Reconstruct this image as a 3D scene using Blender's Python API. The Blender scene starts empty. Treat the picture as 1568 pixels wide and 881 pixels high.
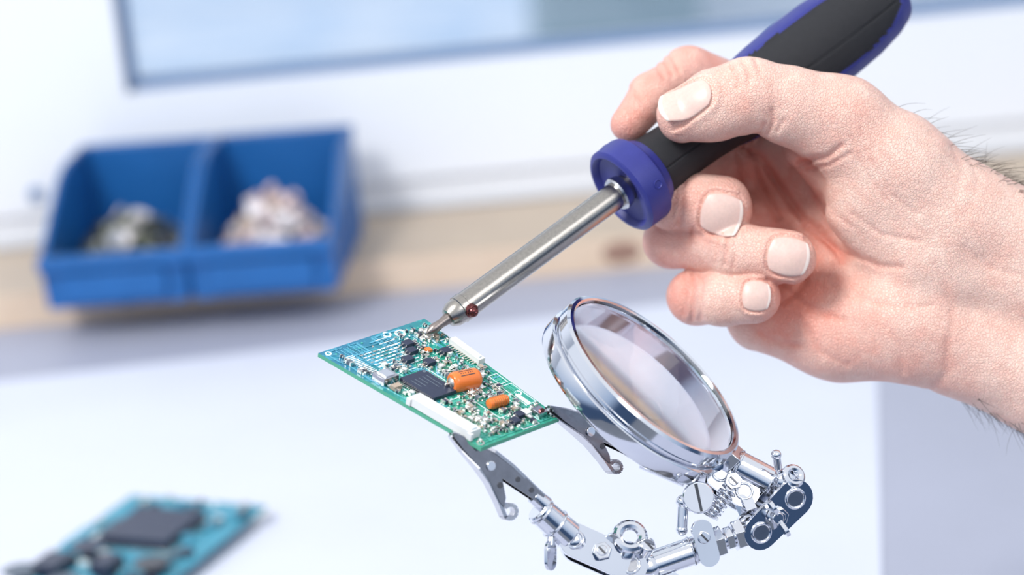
import bpy, bmesh, math, random
import numpy as np
from mathutils import Vector, Matrix
random.seed(7); np.random.seed(7)
scene = bpy.context.scene
TT = 0.75                      # table-top height
CAMPOS = Vector((0,0,TT+0.53))
PITCH, ROLL = math.radians(17), math.radians(5.5)
fwd = Vector((0,math.cos(PITCH),-math.sin(PITCH)))
r0 = Vector((1,0,0)); u0 = Vector((0,math.sin(PITCH),math.cos(PITCH)))
right = r0*math.cos(ROLL)-u0*math.sin(ROLL)
up = u0*math.cos(ROLL)+r0*math.sin(ROLL)
# rigid metric frame of the workpiece (1 unit = 0.2449 mm), x right, y down, z toward the person
S = 0.0002449
WORK_O = CAMPOS + fwd*0.9067
def F(p):
    return WORK_O + right*((p[0]-784)*S) - up*((p[1]-440.5)*S) - fwd*(p[2]*S)
V = Vector
# ------------------------------------------------------------------ materials
def mat(name, col, rough=0.5, metal=0.0, var=0.06, nscale=60, bump=0.0, bscale=300, trans=0, ior=1.45,
        coat=0, sss=0, col2=None, spec=0.5):
    m = bpy.data.materials.new(name); m.use_nodes = True
    nt = m.node_tree; N = nt.nodes; b = N["Principled BSDF"]
    tc = N.new("ShaderNodeTexCoord")
    no = N.new("ShaderNodeTexNoise"); no.inputs["Scale"].default_value = nscale; no.inputs["Detail"].default_value = 4
    nt.links.new(tc.outputs["Object"], no.inputs["Vector"])
    mx = N.new("ShaderNodeMix"); mx.data_type = 'RGBA'
    c = list(col)
    c2 = list(col2) if col2 else [min(1,x*(1-var*2)) for x in c]
    mx.inputs[6].default_value = (*c,1); mx.inputs[7].default_value = (*c2,1)
    nt.links.new(no.outputs["Fac"], mx.inputs[0]); nt.links.new(mx.outputs[2], b.inputs["Base Color"])
    b.inputs["Roughness"].default_value = rough; b.inputs["Metallic"].default_value = metal
    b.inputs["IOR"].default_value = ior
    b.inputs["Specular IOR Level"].default_value = spec
    if trans: b.inputs["Transmission Weight"].default_value = trans
    if coat: b.inputs["Coat Weight"].default_value = coat
    if sss:
        b.inputs['Subsurface Weight'].default_value=sss; b.inputs['Subsurface Radius'].default_value=(1.0,0.35,0.2); b.inputs['Subsurface Scale'].default_value=0.003
    if bump:
        n2 = N.new("ShaderNodeTexNoise"); n2.inputs["Scale"].default_value = bscale; n2.inputs["Detail"].default_value = 5
        nt.links.new(tc.outputs["Object"], n2.inputs["Vector"])
        bp = N.new("ShaderNodeBump"); bp.inputs["Strength"].default_value = bump; bp.inputs["Distance"].default_value = 0.001
        nt.links.new(n2.outputs["Fac"], bp.inputs["Height"]); nt.links.new(bp.outputs[0], b.inputs["Normal"])
    return m
M = {}
M['chrome'] = mat('chrome',(0.78,0.80,0.85),0.09,1.0,0.05,80)
M['chrome_dull'] = mat('chrome_dull',(0.62,0.62,0.65),0.20,1.0,0.12,400)
M['clipmetal'] = mat('nickel_clip_metal',(0.34,0.34,0.37),0.17,1.0,0.2,300)
M['darkmetal'] = mat('dark_metal',(0.12,0.12,0.13),0.3,0.9)
M['steel'] = mat('brushed_steel',(0.46,0.43,0.39),0.24,1.0,0.15,900,bump=0.05,bscale=2500)
M['tipmetal'] = mat('iron_tip_metal',(0.42,0.36,0.33),0.35,1.0,0.3,900)
M['screwred'] = mat('heat_tinted_screw',(0.22,0.07,0.07),0.22,0.9,0.3,900)
M['bluepl'] = mat('blue_handle_plastic',(0.032,0.038,0.235),0.42,0,0.1,200,bump=0.12,bscale=2500)
M['rubber'] = mat('black_rubber_grip',(0.020,0.020,0.024),0.6,0,0.2,500,bump=0.5,bscale=5000)
M['cable'] = mat('black_cable',(0.02,0.02,0.022),0.5)
M['solder'] = mat('solder',(0.75,0.72,0.66),0.25,1.0)
M['pcbedge'] = mat('pcb_edge',(0.10,0.42,0.27),0.5)
M['trace'] = mat('copper_trace_under_mask',(0.06,0.46,0.36),0.35,0,0.2,300,coat=0.4)
M['trace2'] = mat('blue_trace',(0.10,0.42,0.58),0.35,0,0.2,300,coat=0.4)
M['silk'] = mat('white_silkscreen',(0.80,0.90,0.92),0.6)
M['conn'] = mat('cream_connector_plastic',(0.82,0.83,0.80),0.45,bump=0.05)
M['ic'] = mat('ic_black_epoxy',(0.035,0.045,0.085),0.3,0,0.2,800,bump=0.1,bscale=3000)
M['orange'] = mat('orange_film_capacitor',(0.85,0.20,0.03),0.3,0,0.1,300,coat=0.5)
M['copper'] = mat('copper_wire',(0.75,0.30,0.10),0.3,0.8)
M['tan'] = mat('tan_chip_body',(0.45,0.36,0.28),0.5)
M['glass'] = mat('lens_glass',(0.95,0.98,1.0),0.0,0,0.0,10,trans=1.0,ior=1.5)
M['nail'] = mat('fingernail',(0.86,0.57,0.49),0.36,0,0.10,900,spec=0.5,sss=0.2)
M['nailw'] = mat('fingernail_free_edge',(0.87,0.70,0.62),0.4,0,0.05,900,sss=0.2)
M['hair'] = mat('arm_hair',(0.05,0.03,0.022),0.5)
M['bin'] = mat('blue_bin_plastic',(0.014,0.14,0.43),0.38,0,0.15,30)
M['wood'] = mat('pine_board',(0.80,0.64,0.49),0.55,0,0.15,25,col2=(0.66,0.49,0.35))
M['woodtop'] = mat('weathered_pine_top',(0.62,0.51,0.39),0.6,0,0.15,18,col2=(0.52,0.42,0.33))
M['wall'] = mat('white_wall_paint',(0.86,0.88,0.91),0.6,0,0.03,8)
M['frame'] = mat('white_window_pvc',(0.86,0.885,0.925),0.4,0,0.02,8)
M['gasket'] = mat('window_gasket',(0.18,0.28,0.47),0.6)
M['table'] = mat('grey_table_laminate',(0.44,0.46,0.56),0.5,0,0.1,6)
M['paper'] = mat('white_paper',(0.70,0.73,0.83),0.7,0,0.05,9)
M['floor'] = mat('grey_floor',(0.22,0.24,0.28),0.6,0,0.2,5)
M['snow'] = mat('pale_ground_outside',(1.0,1.0,1.0),0.9,0,0.3,1.6,col2=(0.25,0.50,0.82))
M['bld'] = mat('pale_building_wall',(0.52,0.66,0.70),0.9,0,0.3,0.4)
M['sleeve'] = mat('shirt_cotton',(0.55,0.62,0.72),0.85,0,0.1,300,bump=0.3,bscale=900)
M['pinkbits'] = mat('pale_pink_component_bodies',(0.78,0.60,0.58),0.5,0,0.2,300)
M['whitebits'] = mat('white_component_bodies',(0.82,0.77,0.78),0.5)
M['bolts'] = mat('zinc_screws',(0.50,0.52,0.42),0.3,0.8,0.3,300)
M['pcbbg'] = mat('teal_pcb_mask',(0.015,0.15,0.21),0.4,0,0.3,45,col2=(0.10,0.44,0.60))
M['grey'] = mat('grey_chip_body',(0.12,0.15,0.19),0.5)

# ------------------------------------------------------------------ mesh builder
class MB:
    def __init__(s): s.v=[]; s.f=[]; s.m=[]; s.mats=[]
    def mi(s,k):
        if k not in s.mats: s.mats.append(k)
        return s.mats.index(k)
    def add(s,vs,fs,k):
        o=len(s.v); s.v+= [V(v) for v in vs]; i=s.mi(k)
        for f in fs: s.f.append([o+a for a in f]); s.m.append(i)
    def shift(s,x,y,z=0): s.v=[v+V((x,y,z)) for v in s.v]; return s
    def box(s,c,ax,h,k):
        c=V(c); a=[V(x).normalized()*hh for x,hh in zip(ax,h)]
        vs=[c+a[0]*i+a[1]*j+a[2]*l for i in(-1,1) for j in(-1,1) for l in(-1,1)]
        s.add(vs,[(0,1,3,2),(4,6,7,5),(0,4,5,1),(2,3,7,6),(0,2,6,4),(1,5,7,3)],k)
    def wbox(s,x0,x1,y0,y1,z0,z1,k):
        s.box(((x0+x1)/2,(y0+y1)/2,(z0+z1)/2),((1,0,0),(0,1,0),(0,0,1)),((x1-x0)/2,(y1-y0)/2,(z1-z0)/2),k)
    def lathe(s,o,d,prof,k,n=32,close=False,e1=None,sq=1.0):
        o=V(o); d=V(d).normalized()
        if e1 is None: e1 = d.orthogonal()
        e1=(V(e1)-d*V(e1).dot(d)).normalized(); e2=d.cross(e1)
        vs=[]
        for (t,r) in prof:
            for i in range(n):
                a=2*math.pi*i/n; vs.append(o+d*t+(e1*math.cos(a)+e2*math.sin(a)*sq)*r)
        fs=[]; mlen=len(prof)
        for j in range(mlen-1 if not close else mlen):
            j2=(j+1)%mlen
            for i in range(n):
                i2=(i+1)%n; fs.append((j*n+i,j*n+i2,j2*n+i2,j2*n+i))
        if not close:
            fs.append(tuple(range(n))[::-1]); fs.append(tuple((mlen-1)*n+i for i in range(n)))
        s.add(vs,fs,k)
    def cyl(s,a,b,r,k,r2=None,n=24,bev=None):
        a=V(a);b=V(b);L=(b-a).length; r2=r if r2 is None else r2
        q = bev if bev is not None else min(r*0.12,L*0.2)
        s.lathe(a,b-a,[(0,r-q),(q,r),(L-q,r2),(L,max(r2-q,0.01))],k,n)
    def sph(s,c,r,k,n=20,sc=(1,1,1)):
        pr=[(-r*math.cos(math.pi*j/12)*sc[0], max(r*math.sin(math.pi*j/12),0.01)) for j in range(13)]
        s.lathe(c,(0,0,1),pr,k,n)
    def tube(s,pts,r,k,n=10,rs=None):
        pts=[V(p) for p in pts]; vs=[]; e=None
        for i,p in enumerate(pts):
            t=(pts[min(i+1,len(pts)-1)]-pts[max(i-1,0)]).normalized()
            if e is None: e=t.orthogonal()
            e=(e-t*e.dot(t)).normalized(); e2=t.cross(e); rr=rs[i] if rs else r
            for j in range(n):
                a=2*math.pi*j/n; vs.append(p+(e*math.cos(a)+e2*math.sin(a))*rr)
        fs=[]
        for i in range(len(pts)-1):
            for j in range(n):
                j2=(j+1)%n; fs.append((i*n+j,i*n+j2,(i+1)*n+j2,(i+1)*n+j))
        fs.append(tuple(range(n))[::-1]); fs.append(tuple((len(pts)-1)*n+j for j in range(n)))
        s.add(vs,fs,k)
    def torus(s,c,nrm,R,r,k,n=28,m=10):
        s.lathe(c,nrm,[(r*math.sin(2*math.pi*j/m),R+r*math.cos(2*math.pi*j/m)) for j in range(m)],k,n,close=True)
    def prism(s,poly,o,ax,ay,an,th,k):
        o=V(o);ax=V(ax);ay=V(ay);an=V(an); n=len(poly)
        vs=[o+ax*x+ay*y-an*th/2 for x,y in poly]+[o+ax*x+ay*y+an*th/2 for x,y in poly]
        fs=[tuple(range(n))[::-1],tuple(range(n,2*n))]+[(i,(i+1)%n,n+(i+1)%n,n+i) for i in range(n)]
        s.add(vs,fs,k)
    def stadium(s,p,q,r,th,nrm,k,r2=None):
        p=V(p);q=V(q);d=(q-p);L=d.length;d.normalize();nrm=V(nrm);nrm=(nrm-d*nrm.dot(d)).normalized();w=nrm.cross(d)
        r2=r2 or r; poly=[]
        for i in range(13): a=math.pi/2+math.pi*i/12; poly.append((r*math.cos(a),r*math.sin(a)))
        for i in range(13): a=-math.pi/2+math.pi*i/12; poly.append((L+r2*math.cos(a),r2*math.sin(a)))
        s.prism(poly,p,d,w,nrm,th,k)
    def hexn(s,a,b,r,k): s.cyl(a,b,r,k,n=6,bev=1)
    def build(s,name,frame=True,bevel=0,parent=None,angle=35,smooth=True,bseg=2):
        me=bpy.data.meshes.new(name)
        vs=[F(v) for v in s.v] if frame else s.v
        me.from_pydata([tuple(v) for v in vs],[],s.f)
        for k in s.mats: me.materials.append(M[k])
        me.polygons.foreach_set('material_index',s.m)
        bm=bmesh.new(); bm.from_mesh(me); bmesh.ops.recalc_face_normals(bm,faces=bm.faces); bm.to_mesh(me); bm.free()
        if smooth:
            me.shade_smooth(); me.set_sharp_from_angle(angle=math.radians(angle))
        ob=bpy.data.objects.new(name,me); scene.collection.objects.link(ob)
        if bevel:
            b=ob.modifiers.new('bevel','BEVEL'); b.width=bevel; b.segments=bseg; b.limit_method='ANGLE'; b.angle_limit=math.radians(40)
        if parent: ob.parent=parent
        return ob
def empty(name,loc=(0,0,0)):
    e=bpy.data.objects.new(name,None); e.empty_display_size=0.02; scene.collection.objects.link(e); return e

# ------------------------------------------------------------------ hand (smooth implicit surface)
def rc(X,Y,Z,a,b,ra,rb):
    ax,ay,az=a; dx,dy,dz=b[0]-ax,b[1]-ay,b[2]-az; L=dx*dx+dy*dy+dz*dz
    px=X-ax; py=Y-ay; pz=Z-az
    h=np.clip((px*dx+py*dy+pz*dz)/L,0,1).astype(np.float32)
    return np.sqrt((px-h*dx)**2+(py-h*dy)**2+(pz-h*dz)**2)-(ra+(rb-ra)*h)
def smin(a,b,k):
    h=np.clip(0.5+0.5*(b-a)/k,0,1); return b*(1-h)+a*h-k*h*(1-h)
PALM=[((1285,190,-78),(1370,262,-90),68,82),((1370,262,-90),(1450,335,-110),82,92),((1450,335,-110),(1620,408,-120),92,95),
 ((1620,408,-120),(1950,520,-130),95,105),((1400,488,-140),(1620,578,-130),92,90),((1620,578,-130),(1950,700,-130),90,100),
 ((1180,482,-225),(1300,505,-190),60,78),((1300,505,-190),(1400,488,-140),78,92),((1250,240,-290),(1430,380,-170),52,75),
 ((1230,330,-285),(1430,420,-160),55,80),((1225,420,-265),(1420,450,-150),52,80),((1450,400,-150),(1950,600,-140),90,110),
 ((1330,320,-105),(1430,400,-110),66,75),((1240,225,-150),(1310,265,-170),34,60),
 ((1395,395,-60),(1560,455,-62),22,18),((1158,292,-315),(1270,300,-300),46,52),((1150,400,-290),(1250,400,-280),46,52)]
THUMB=[((1042,180,-62),(1088,166,-55),40,52),((1088,166,-55),(1140,150,-50),52,56),((1140,150,-50),(1205,165,-58),56,57),((1205,165,-58),(1285,190,-78),57,68)]
FING={'index':[((1235,160,-325),(1065,98,-262),48,41),((1065,98,-262),(1003,140,-205),41,36),((1003,140,-205),(967,186,-150),36,30)],
 'middle':[((1270,240,-310),(1075,245,-300),50,44),((1075,245,-300),(1035,305,-150),44,45),((1035,305,-150),(1106,318,-122),46,50)],
 'ring':[((1240,330,-300),(1036,366,-205),50,43),((1036,366,-205),(1130,383,-108),43,42),((1130,383,-108),(1206,395,-80),42,42)],
 'pinky':[((1220,430,-270),(1072,455,-185),46,42),((1072,455,-185),(1110,458,-120),43,41),((1110,458,-120),(1154,456,-95),41,40)]}
NAILS=[ # centre, normal, length dir, half width, half length
 ((1043,163,-25),(0.05,-0.50,0.87),(-0.975,0.22,0.0),27,37),
 ((1102,330,-75),(-0.12,0.18,0.97),(0.97,0.22,0.1),32,31),
 ((1200,394,-40),(-0.12,0.05,0.97),(0.98,0.16,0.1),29,31),
 ((1153,453,-55),(-0.15,-0.02,0.97),(0.99,0.05,0.1),23,21)]
CREASES=[([(1150,214),(1185,238),(1212,285),(1240,328),(1275,362),(1298,398)],7,7),
 ([(1245,345),(1300,388),(1345,408),(1372,410)],3.6,5),([(1165,225),(1178,270),(1205,330)],6,6),([(1140,230),(1150,280),(1160,320)],4,6),
 ([(1228,248),(1258,244),(1278,228)],4.8,5),([(1240,258),(1262,256),(1290,240)],2.6,4),([(1168,208),(1176,192),(1172,176)],3.8,4),([(1155,212),(1162,196)],3.0,4),([(1182,205),(1190,190)],2.4,4),
 ([(1112,108),(1122,128),(1120,142)],3.0,4),([(1130,102),(1138,122),(1136,138)],3.0,4),([(1148,98),(1154,118)],2.4,4),([(1450,228),(1462,262),(1440,320)],0.8,6),
 ([(1478,240),(1486,280),(1466,330)],0.8,6),([(1430,595),(1450,560),(1440,520)],2.0,7),([(1200,435),(1240,470),(1290,490)],3.2,6),
 ([(1062,350),(1058,372)],2.4,4),([(1112,362),(1108,405)],3.2,4),([(1124,364),(1121,408)],2.6,4),([(1098,366),(1094,402)],2.0,4),([(1065,420),(1063,490)],2.8,4),([(1076,422),(1074,488)],2.2,4),([(1054,425),(1051,480)],1.8,4),
 ([(1048,275),(1042,340)],3.0,5),([(1036,290),(1030,330)],2.2,4),([(960,120),(985,150)],2.0,4),([(1018,70),(1035,105)],2.8,4),([(1030,64),(1046,98)],2.8,4),([(1006,80),(1022,112)],2.4,4),
 ([(1240,430),(1225,450),(1205,462)],4.0,6),([(1190,250),(1200,262),(1240,330)],2.4,4),([(1320,250),(1350,300),(1390,330)],1.8,4),([(1340,240),(1372,292)],1.6,4),
 ([(1300,330),(1340,360),(1400,372)],1.9,4),([(1310,455),(1360,470),(1420,468)],1.8,5),([(1290,215),(1310,262),(1345,310)],1.9,4),([(1235,500),(1260,540),(1300,560)],1.8,5),
 ([(1170,510),(1190,525),(1230,530)],2.6,5),([(1460,380),(1500,410),(1560,425)],1.4,5),([(1420,400),(1450,470),(1440,560)],1.6,6),
 ([(1260,300),(1275,330),(1300,350)],1.8,4),([(1350,500),(1370,530),(1380,570)],1.4,5),([(1205,370),(1225,385)],1.5,4)]
def ortho(n,l):
    n=V(n).normalized(); l=V(l); l=(l-n*l.dot(n)).normalized(); return n,l,n.cross(l)
def hand_sdf(X,Y,Z,detail=True):
    A=None
    for a,b,ra,rb in PALM:
        d=rc(X,Y,Z,a,b,ra,rb); A=d if A is None else smin(A,d,34)
    A=smin(A,rc(X,Y,Z,*THUMB[3]),28)
    for k in FING: A=smin(A,rc(X,Y,Z,*FING[k][0]),20)
    T=None
    for p in THUMB:
        d=rc(X,Y,Z,*p); T=d if T is None else smin(T,d,14)
    A=smin(A,T,7)
    for k in FING:
        T=None
        for p in FING[k]:
            d=rc(X,Y,Z,*p); T=d if T is None else smin(T,d,12)
        A=smin(A,T,4)
    if detail:
        # slow swell of flesh and fine skin folds
        XY=np.broadcast_arrays(X[...,0] if X.ndim==3 else X, Y[...,0] if Y.ndim==3 else Y)
        x2,y2=XY
        G=1.3*np.sin(x2*0.043+1.3*np.sin(y2*0.031))*np.sin(y2*0.051+1.1*np.sin(x2*0.027))
        for pts,amp,w in CREASES:
            D=np.full(x2.shape,1e9,np.float32)
            for (ax,ay),(bx,by) in zip(pts[:-1],pts[1:]):
                dx,dy=bx-ax,by-ay; h=np.clip(((x2-ax)*dx+(y2-ay)*dy)/(dx*dx+dy*dy),0,1)
                D=np.minimum(D,(x2-ax-h*dx)**2+(y2-ay-h*dy)**2)
            G=G+amp*np.exp(-D/(w*w))
        if X.ndim==3: G=G[...,None]
        A=A+G
        for c,n,l,w,h in NAILS:
            n,l,wv=ortho(n,l)
            px=X-c[0];py=Y-c[1];pz=Z-c[2]
            u=(px*l.x+py*l.y+pz*l.z)/h; v=(px*wv.x+py*wv.y+pz*wv.z)/w; q=px*n.x+py*n.y+pz*n.z
            rho=(np.abs(u)**3+np.abs(v)**3)**(1/3.)
            g=(2.4*np.exp(-((rho-1.04)/0.09)**2)-2.4*np.exp(-((rho-1.25)/0.13)**2)*(u<0.6))*(q>-32)*(q<40)
            A=A+g
    return A
def surface_nets(f,x0,x1,y0,y1,z0,z1,st):
    xs=np.arange(x0,x1,st,dtype=np.float32); ys=np.arange(y0,y1,st,dtype=np.float32); zs=np.arange(z0,z1,st,dtype=np.float32)
    D=f(xs[:,None,None],ys[None,:,None],zs[None,None,:]).astype(np.float32)
    I=D<0
    c=np.zeros(tuple(n-1 for n in I.shape),np.int8)
    for i in(0,1):
        for j in(0,1):
            for k in(0,1):
                c+=I[i:I.shape[0]-1+i,j:I.shape[1]-1+j,k:I.shape[2]-1+k]
    act=(c>0)&(c<8); idx=np.argwhere(act); Nn=len(idx)
    mp=np.full(c.shape,-1,np.int32); mp[act]=np.arange(Nn)
    cor=[(i,j,k) for i in(0,1) for j in(0,1) for k in(0,1)]
    val=np.stack([D[idx[:,0]+a,idx[:,1]+b,idx[:,2]+cc] for a,b,cc in cor],1)
    acc=np.zeros((Nn,3)); cnt=np.zeros(Nn)
    for e in range(8):
        for g in range(e+1,8):
            d=np.abs(np.array(cor[e])-np.array(cor[g]))
            if d.sum()!=1: continue
            a=val[:,e];b=val[:,g]; mk=(a<0)!=(b<0)
            t=np.where(mk,a/np.where(mk,a-b,1),0)
            p=np.array(cor[e])+(np.array(cor[g])-np.array(cor[e]))*t[:,None]
            acc+=p*mk[:,None]; cnt+=mk
    P=idx+acc/cnt[:,None]; P=P*st+np.array([x0,y0,z0])
    Q=[]
    for ax in range(3):
        o=[a for a in range(3) if a!=ax]
        sl0=[slice(None)]*3; sl1=[slice(None)]*3; sl0[ax]=slice(0,-1); sl1[ax]=slice(1,None)
        ch=I[tuple(sl0)]!=I[tuple(sl1)]
        e=np.argwhere(ch)
        ok=np.ones(len(e),bool)
        for a in o: ok&=(e[:,a]>0)&(e[:,a]<I.shape[a]-1)
        e=e[ok]
        def g(d0,d1):
            q=e.copy(); q[:,o[0]]+=d0; q[:,o[1]]+=d1; return mp[q[:,0],q[:,1],q[:,2]]
        quad=np.stack([g(-1,-1),g(0,-1),g(0,0),g(-1,0)],1)
        ins=I[e[:,0],e[:,1],e[:,2]]
        flip = ins if ax!=1 else ~ins
        quad[~flip]=quad[~flip][:,::-1]
        Q.append(quad)
    return P,np.concatenate(Q)
HS=1.027; HOX,HOY=784*(1-HS),440.5*(1-HS)     # hand placement: slight uniform size factor and offset
def H(p): return (p[0]*HS+HOX,p[1]*HS+HOY,p[2])
P,Q=surface_nets(hand_sdf,915,1800,25,800,-400,60,2.3)
RM=np.array([[right.x,right.y,right.z],[-up.x,-up.y,-up.z],[-fwd.x,-fwd.y,-fwd.z]])
def toW(P):
    p=P.copy(); p[:,0]=p[:,0]*HS+HOX-784; p[:,1]=p[:,1]*HS+HOY-440.5
    return p@RM*S+np.array(WORK_O)
W=toW(P)
me=bpy.data.meshes.new('human_hand'); 
Q=Q[:,::-1]  # frame is mirrored in y
me.vertices.add(len(W)); me.vertices.foreach_set('co',W.astype(np.float32).ravel())
me.loops.add(Q.size); me.loops.foreach_set('vertex_index',Q.astype(np.int32).ravel())
me.polygons.add(len(Q)); me.polygons.foreach_set('loop_start',np.arange(0,Q.size,4,dtype=np.int32))
try: me.polygons.foreach_set('loop_total',np.full(len(Q),4,dtype=np.int32))
except Exception: pass
me.update(calc_edges=True); me.validate()
bm=bmesh.new(); bm.from_mesh(me); bmesh.ops.recalc_face_normals(bm,faces=bm.faces); bm.to_mesh(me); bm.free()
me.shade_smooth()
RED=[((1040,185,-60),55,.45),((960,190,-150),60,.75),((1010,120,-200),60,.5),((1110,320,-110),70,.35),((1060,330,-120),50,.35),((1220,400,-80),50,.45),
 ((1020,365,-180),60,.5),((1165,460,-90),50,.45),((1050,460,-170),60,.7),((1180,270,-230),90,.9),((1250,380,-200),90,.5),((1200,480,-170),80,.5),
 ((1300,520,-120),90,.3),((1130,150,-10),50,.3),((1290,190,-10),60,.3),((1250,240,-120),50,.5),((1100,60,-260),70,.6),((1400,560,-90),90,.25),((1215,450,-180),60,.6)]
fac=np.zeros(len(P))
for c,r,s_ in RED: fac+=s_*np.exp(-((P-np.array(c))**2).sum(1)/(r*r))
# creases are a touch redder than the flat skin
for pts,amp,w in CREASES:
    D=np.full(len(P),1e9)
    for (ax,ay),(bx,by) in zip(pts[:-1],pts[1:]):
        dx,dy=bx-ax,by-ay; h=np.clip(((P[:,0]-ax)*dx+(P[:,1]-ay)*dy)/(dx*dx+dy*dy),0,1)
        D=np.minimum(D,(P[:,0]-ax-h*dx)**2+(P[:,1]-ay-h*dy)**2)
    fac+=0.06*min(amp,5)*np.exp(-D/(w*w*1.2))
fac=np.clip(fac,0,1.0)
at=me.attributes.new('redness','FLOAT','POINT'); at.data.foreach_set('value',fac.astype(np.float32))
ms=bpy.data.materials.new('skin'); ms.use_nodes=True; nt=ms.node_tree; N=nt.nodes; L=nt.links; b=N['Principled BSDF']
tc=N.new('ShaderNodeTexCoord'); an=N.new('ShaderNodeAttribute'); an.attribute_name='redness'
n1=N.new('ShaderNodeTexNoise'); n1.inputs['Scale'].default_value=120; n1.inputs['Detail'].default_value=7; n1.inputs['Roughness'].default_value=0.6
L.new(tc.outputs['Object'],n1.inputs['Vector'])
ma=N.new('ShaderNodeMath'); ma.operation='MULTIPLY_ADD'; ma.inputs[1].default_value=1.1; L.new(n1.outputs['Fac'],ma.inputs[0])
mb=N.new('ShaderNodeMath'); mb.operation='SUBTRACT'; mb.inputs[1].default_value=0.45; L.new(an.outputs['Fac'],mb.inputs[0]); L.new(mb.outputs[0],ma.inputs[2])
mx=N.new('ShaderNodeMix'); mx.data_type='RGBA'; mx.inputs[6].default_value=(0.87,0.595,0.49,1); mx.inputs[7].default_value=(0.76,0.30,0.225,1)
L.new(ma.outputs[0],mx.inputs[0]); L.new(mx.outputs[2],b.inputs['Base Color'])
b.inputs['Roughness'].default_value=0.44; b.inputs['Subsurface Weight'].default_value=0.15
b.inputs['Subsurface Radius'].default_value=(1.0,0.35,0.2); b.inputs['Subsurface Scale'].default_value=0.0025
vo=N.new('ShaderNodeTexVoronoi'); vo.inputs['Scale'].default_value=850; vo.feature='DISTANCE_TO_EDGE'
wn=N.new('ShaderNodeTexNoise'); wn.inputs['Scale'].default_value=300; L.new(tc.outputs['Object'],wn.inputs['Vector'])
vs_=N.new('ShaderNodeVectorMath'); vs_.operation='MULTIPLY_ADD'; vs_.inputs[1].default_value=(0.002,)*3; L.new(wn.outputs['Color'],vs_.inputs[0]); L.new(tc.outputs['Object'],vs_.inputs[2])
L.new(vs_.outputs[0],vo.inputs['Vector'])
vm=N.new('ShaderNodeMath'); vm.operation='MINIMUM'; vm.inputs[1].default_value=0.14; L.new(vo.outputs['Distance'],vm.inputs[0])
n3=N.new('ShaderNodeTexNoise'); n3.inputs['Scale'].default_value=260; n3.inputs['Detail'].default_value=6; n3.inputs['Roughness'].default_value=0.6; L.new(tc.outputs['Object'],n3.inputs['Vector'])
ad=N.new('ShaderNodeMath'); ad.operation='MULTIPLY_ADD'; ad.inputs[1].default_value=2.0; L.new(vm.outputs[0],ad.inputs[0]); L.new(n3.outputs['Fac'],ad.inputs[2])
bp=N.new('ShaderNodeBump'); bp.inputs['Strength'].default_value=0.75; bp.inputs['Distance'].default_value=0.0009; L.new(ad.outputs[0],bp.inputs['Height']); L.new(bp.outputs[0],b.inputs['Normal'])
me.materials.append(ms)
hand=bpy.data.objects.new('human_hand',me); scene.collection.objects.link(hand)
# nails
for ni,(c,n,l,w,h) in enumerate(NAILS):
    n,l,wv=ortho(n,l); nu,nv=37,21
    U,Vv=np.meshgrid(np.linspace(-1,1,nu),np.linspace(-1,1,nv),indexing='ij')
    su=U*np.sqrt(1-0.36*Vv**2); sv=Vv*np.sqrt(1-0.36*U**2)     # rounded-square nail outline
    su=np.where(su>0,su*1.06,su)
    c_=np.array(c); o=c_+np.array(n)*60+su[...,None]*np.array(l)*h+sv[...,None]*np.array(wv)*w
    t=np.zeros(su.shape)
    for it in range(40):
        p=o-np.array(n)*t[...,None]; t+=0.8*hand_sdf(p[...,0].ravel(),p[...,1].ravel(),p[...,2].ravel(),False).reshape(su.shape)
    tc_=t[nu//2,nv//2]; t=np.minimum(t,tc_+15*(1-np.exp(-np.maximum(t-tc_,0)/15.0)))   # a nail plate stays flatter than the fingertip
    rim=np.maximum(np.abs(Vv)**6,(np.clip(-U,0,1))**6)
    p=o-np.array(n)*(t-1.0+1.4*rim+0.6)[...,None]
    g=MB(); vs=[H(tuple(p[i,j])) for i in range(nu) for j in range(nv)]
    g.v=[V(x) for x in vs]
    for i in range(nu-1):
        for j in range(nv-1):
            g.f.append([i*nv+j,i*nv+j+1,(i+1)*nv+j+1,(i+1)*nv+j]); g.m.append(g.mi('nail' if i<nu-4 else 'nailw'))
    ob=g.build('fingernail_%d'%(ni+1),parent=hand,angle=80)
    so=ob.modifiers.new('thickness','SOLIDIFY'); so.thickness=0.0004; so.offset=0
# arm hair
cu=bpy.data.curves.new('arm_hair','CURVE'); cu.dimensions='3D'; cu.bevel_depth=0.00009; cu.bevel_resolution=0; cu.materials.append(M['hair'])
nr=np.zeros(len(P)*3,np.float32); me.vertices.foreach_get('normal',nr); nr=nr.reshape(-1,3)
nf=nr@RM.T
cand=np.where((P[:,0]>1370)&(P[:,0]<1790)&(((nf[:,1]<-0.25)&(P[:,1]<450)&(P[:,2]<-50))|((P[:,0]>1480)&(nf[:,1]>0.75))))[0]
pr=np.clip((P[cand,0]-1370)/200,0.08,1)**1.5; pr/=pr.sum()
for i in np.random.choice(cand,1200,p=pr):
    base=P[i]; nn=nf[i]; d=nn*0.5+np.array([0.85,0.15,0])+np.random.randn(3)*0.35; d/=np.linalg.norm(d); ln=random.uniform(18,46)
    cv=np.random.randn(3)*0.3+np.array([.4,.25,0])
    sp=cu.splines.new('POLY'); sp.points.add(3)
    for k in range(4):
        t=k/3; q=base+d*ln*t+cv*ln*t*t*0.5; wv_=F(H(q)); sp.points[k].co=(*wv_,1); sp.points[k].radius=1-0.8*t
ho=bpy.data.objects.new('arm_hair',cu); scene.collection.objects.link(ho); ho.parent=hand
# sleeve
g=MB(); d=V((0.92,0.38,-0.02)).normalized()
prof=[(0,165),(0,178),(18,181),(22,176),(120,182),(200,178),(330,195),(480,200),(600,210),(600,200),(300,180),(20,166)]
g.lathe((1745,530,-135),d,prof,'sleeve',64,close=True,e1=(0.38,-0.92,0),sq=0.8)
g.build('shirt_sleeve')

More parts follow.
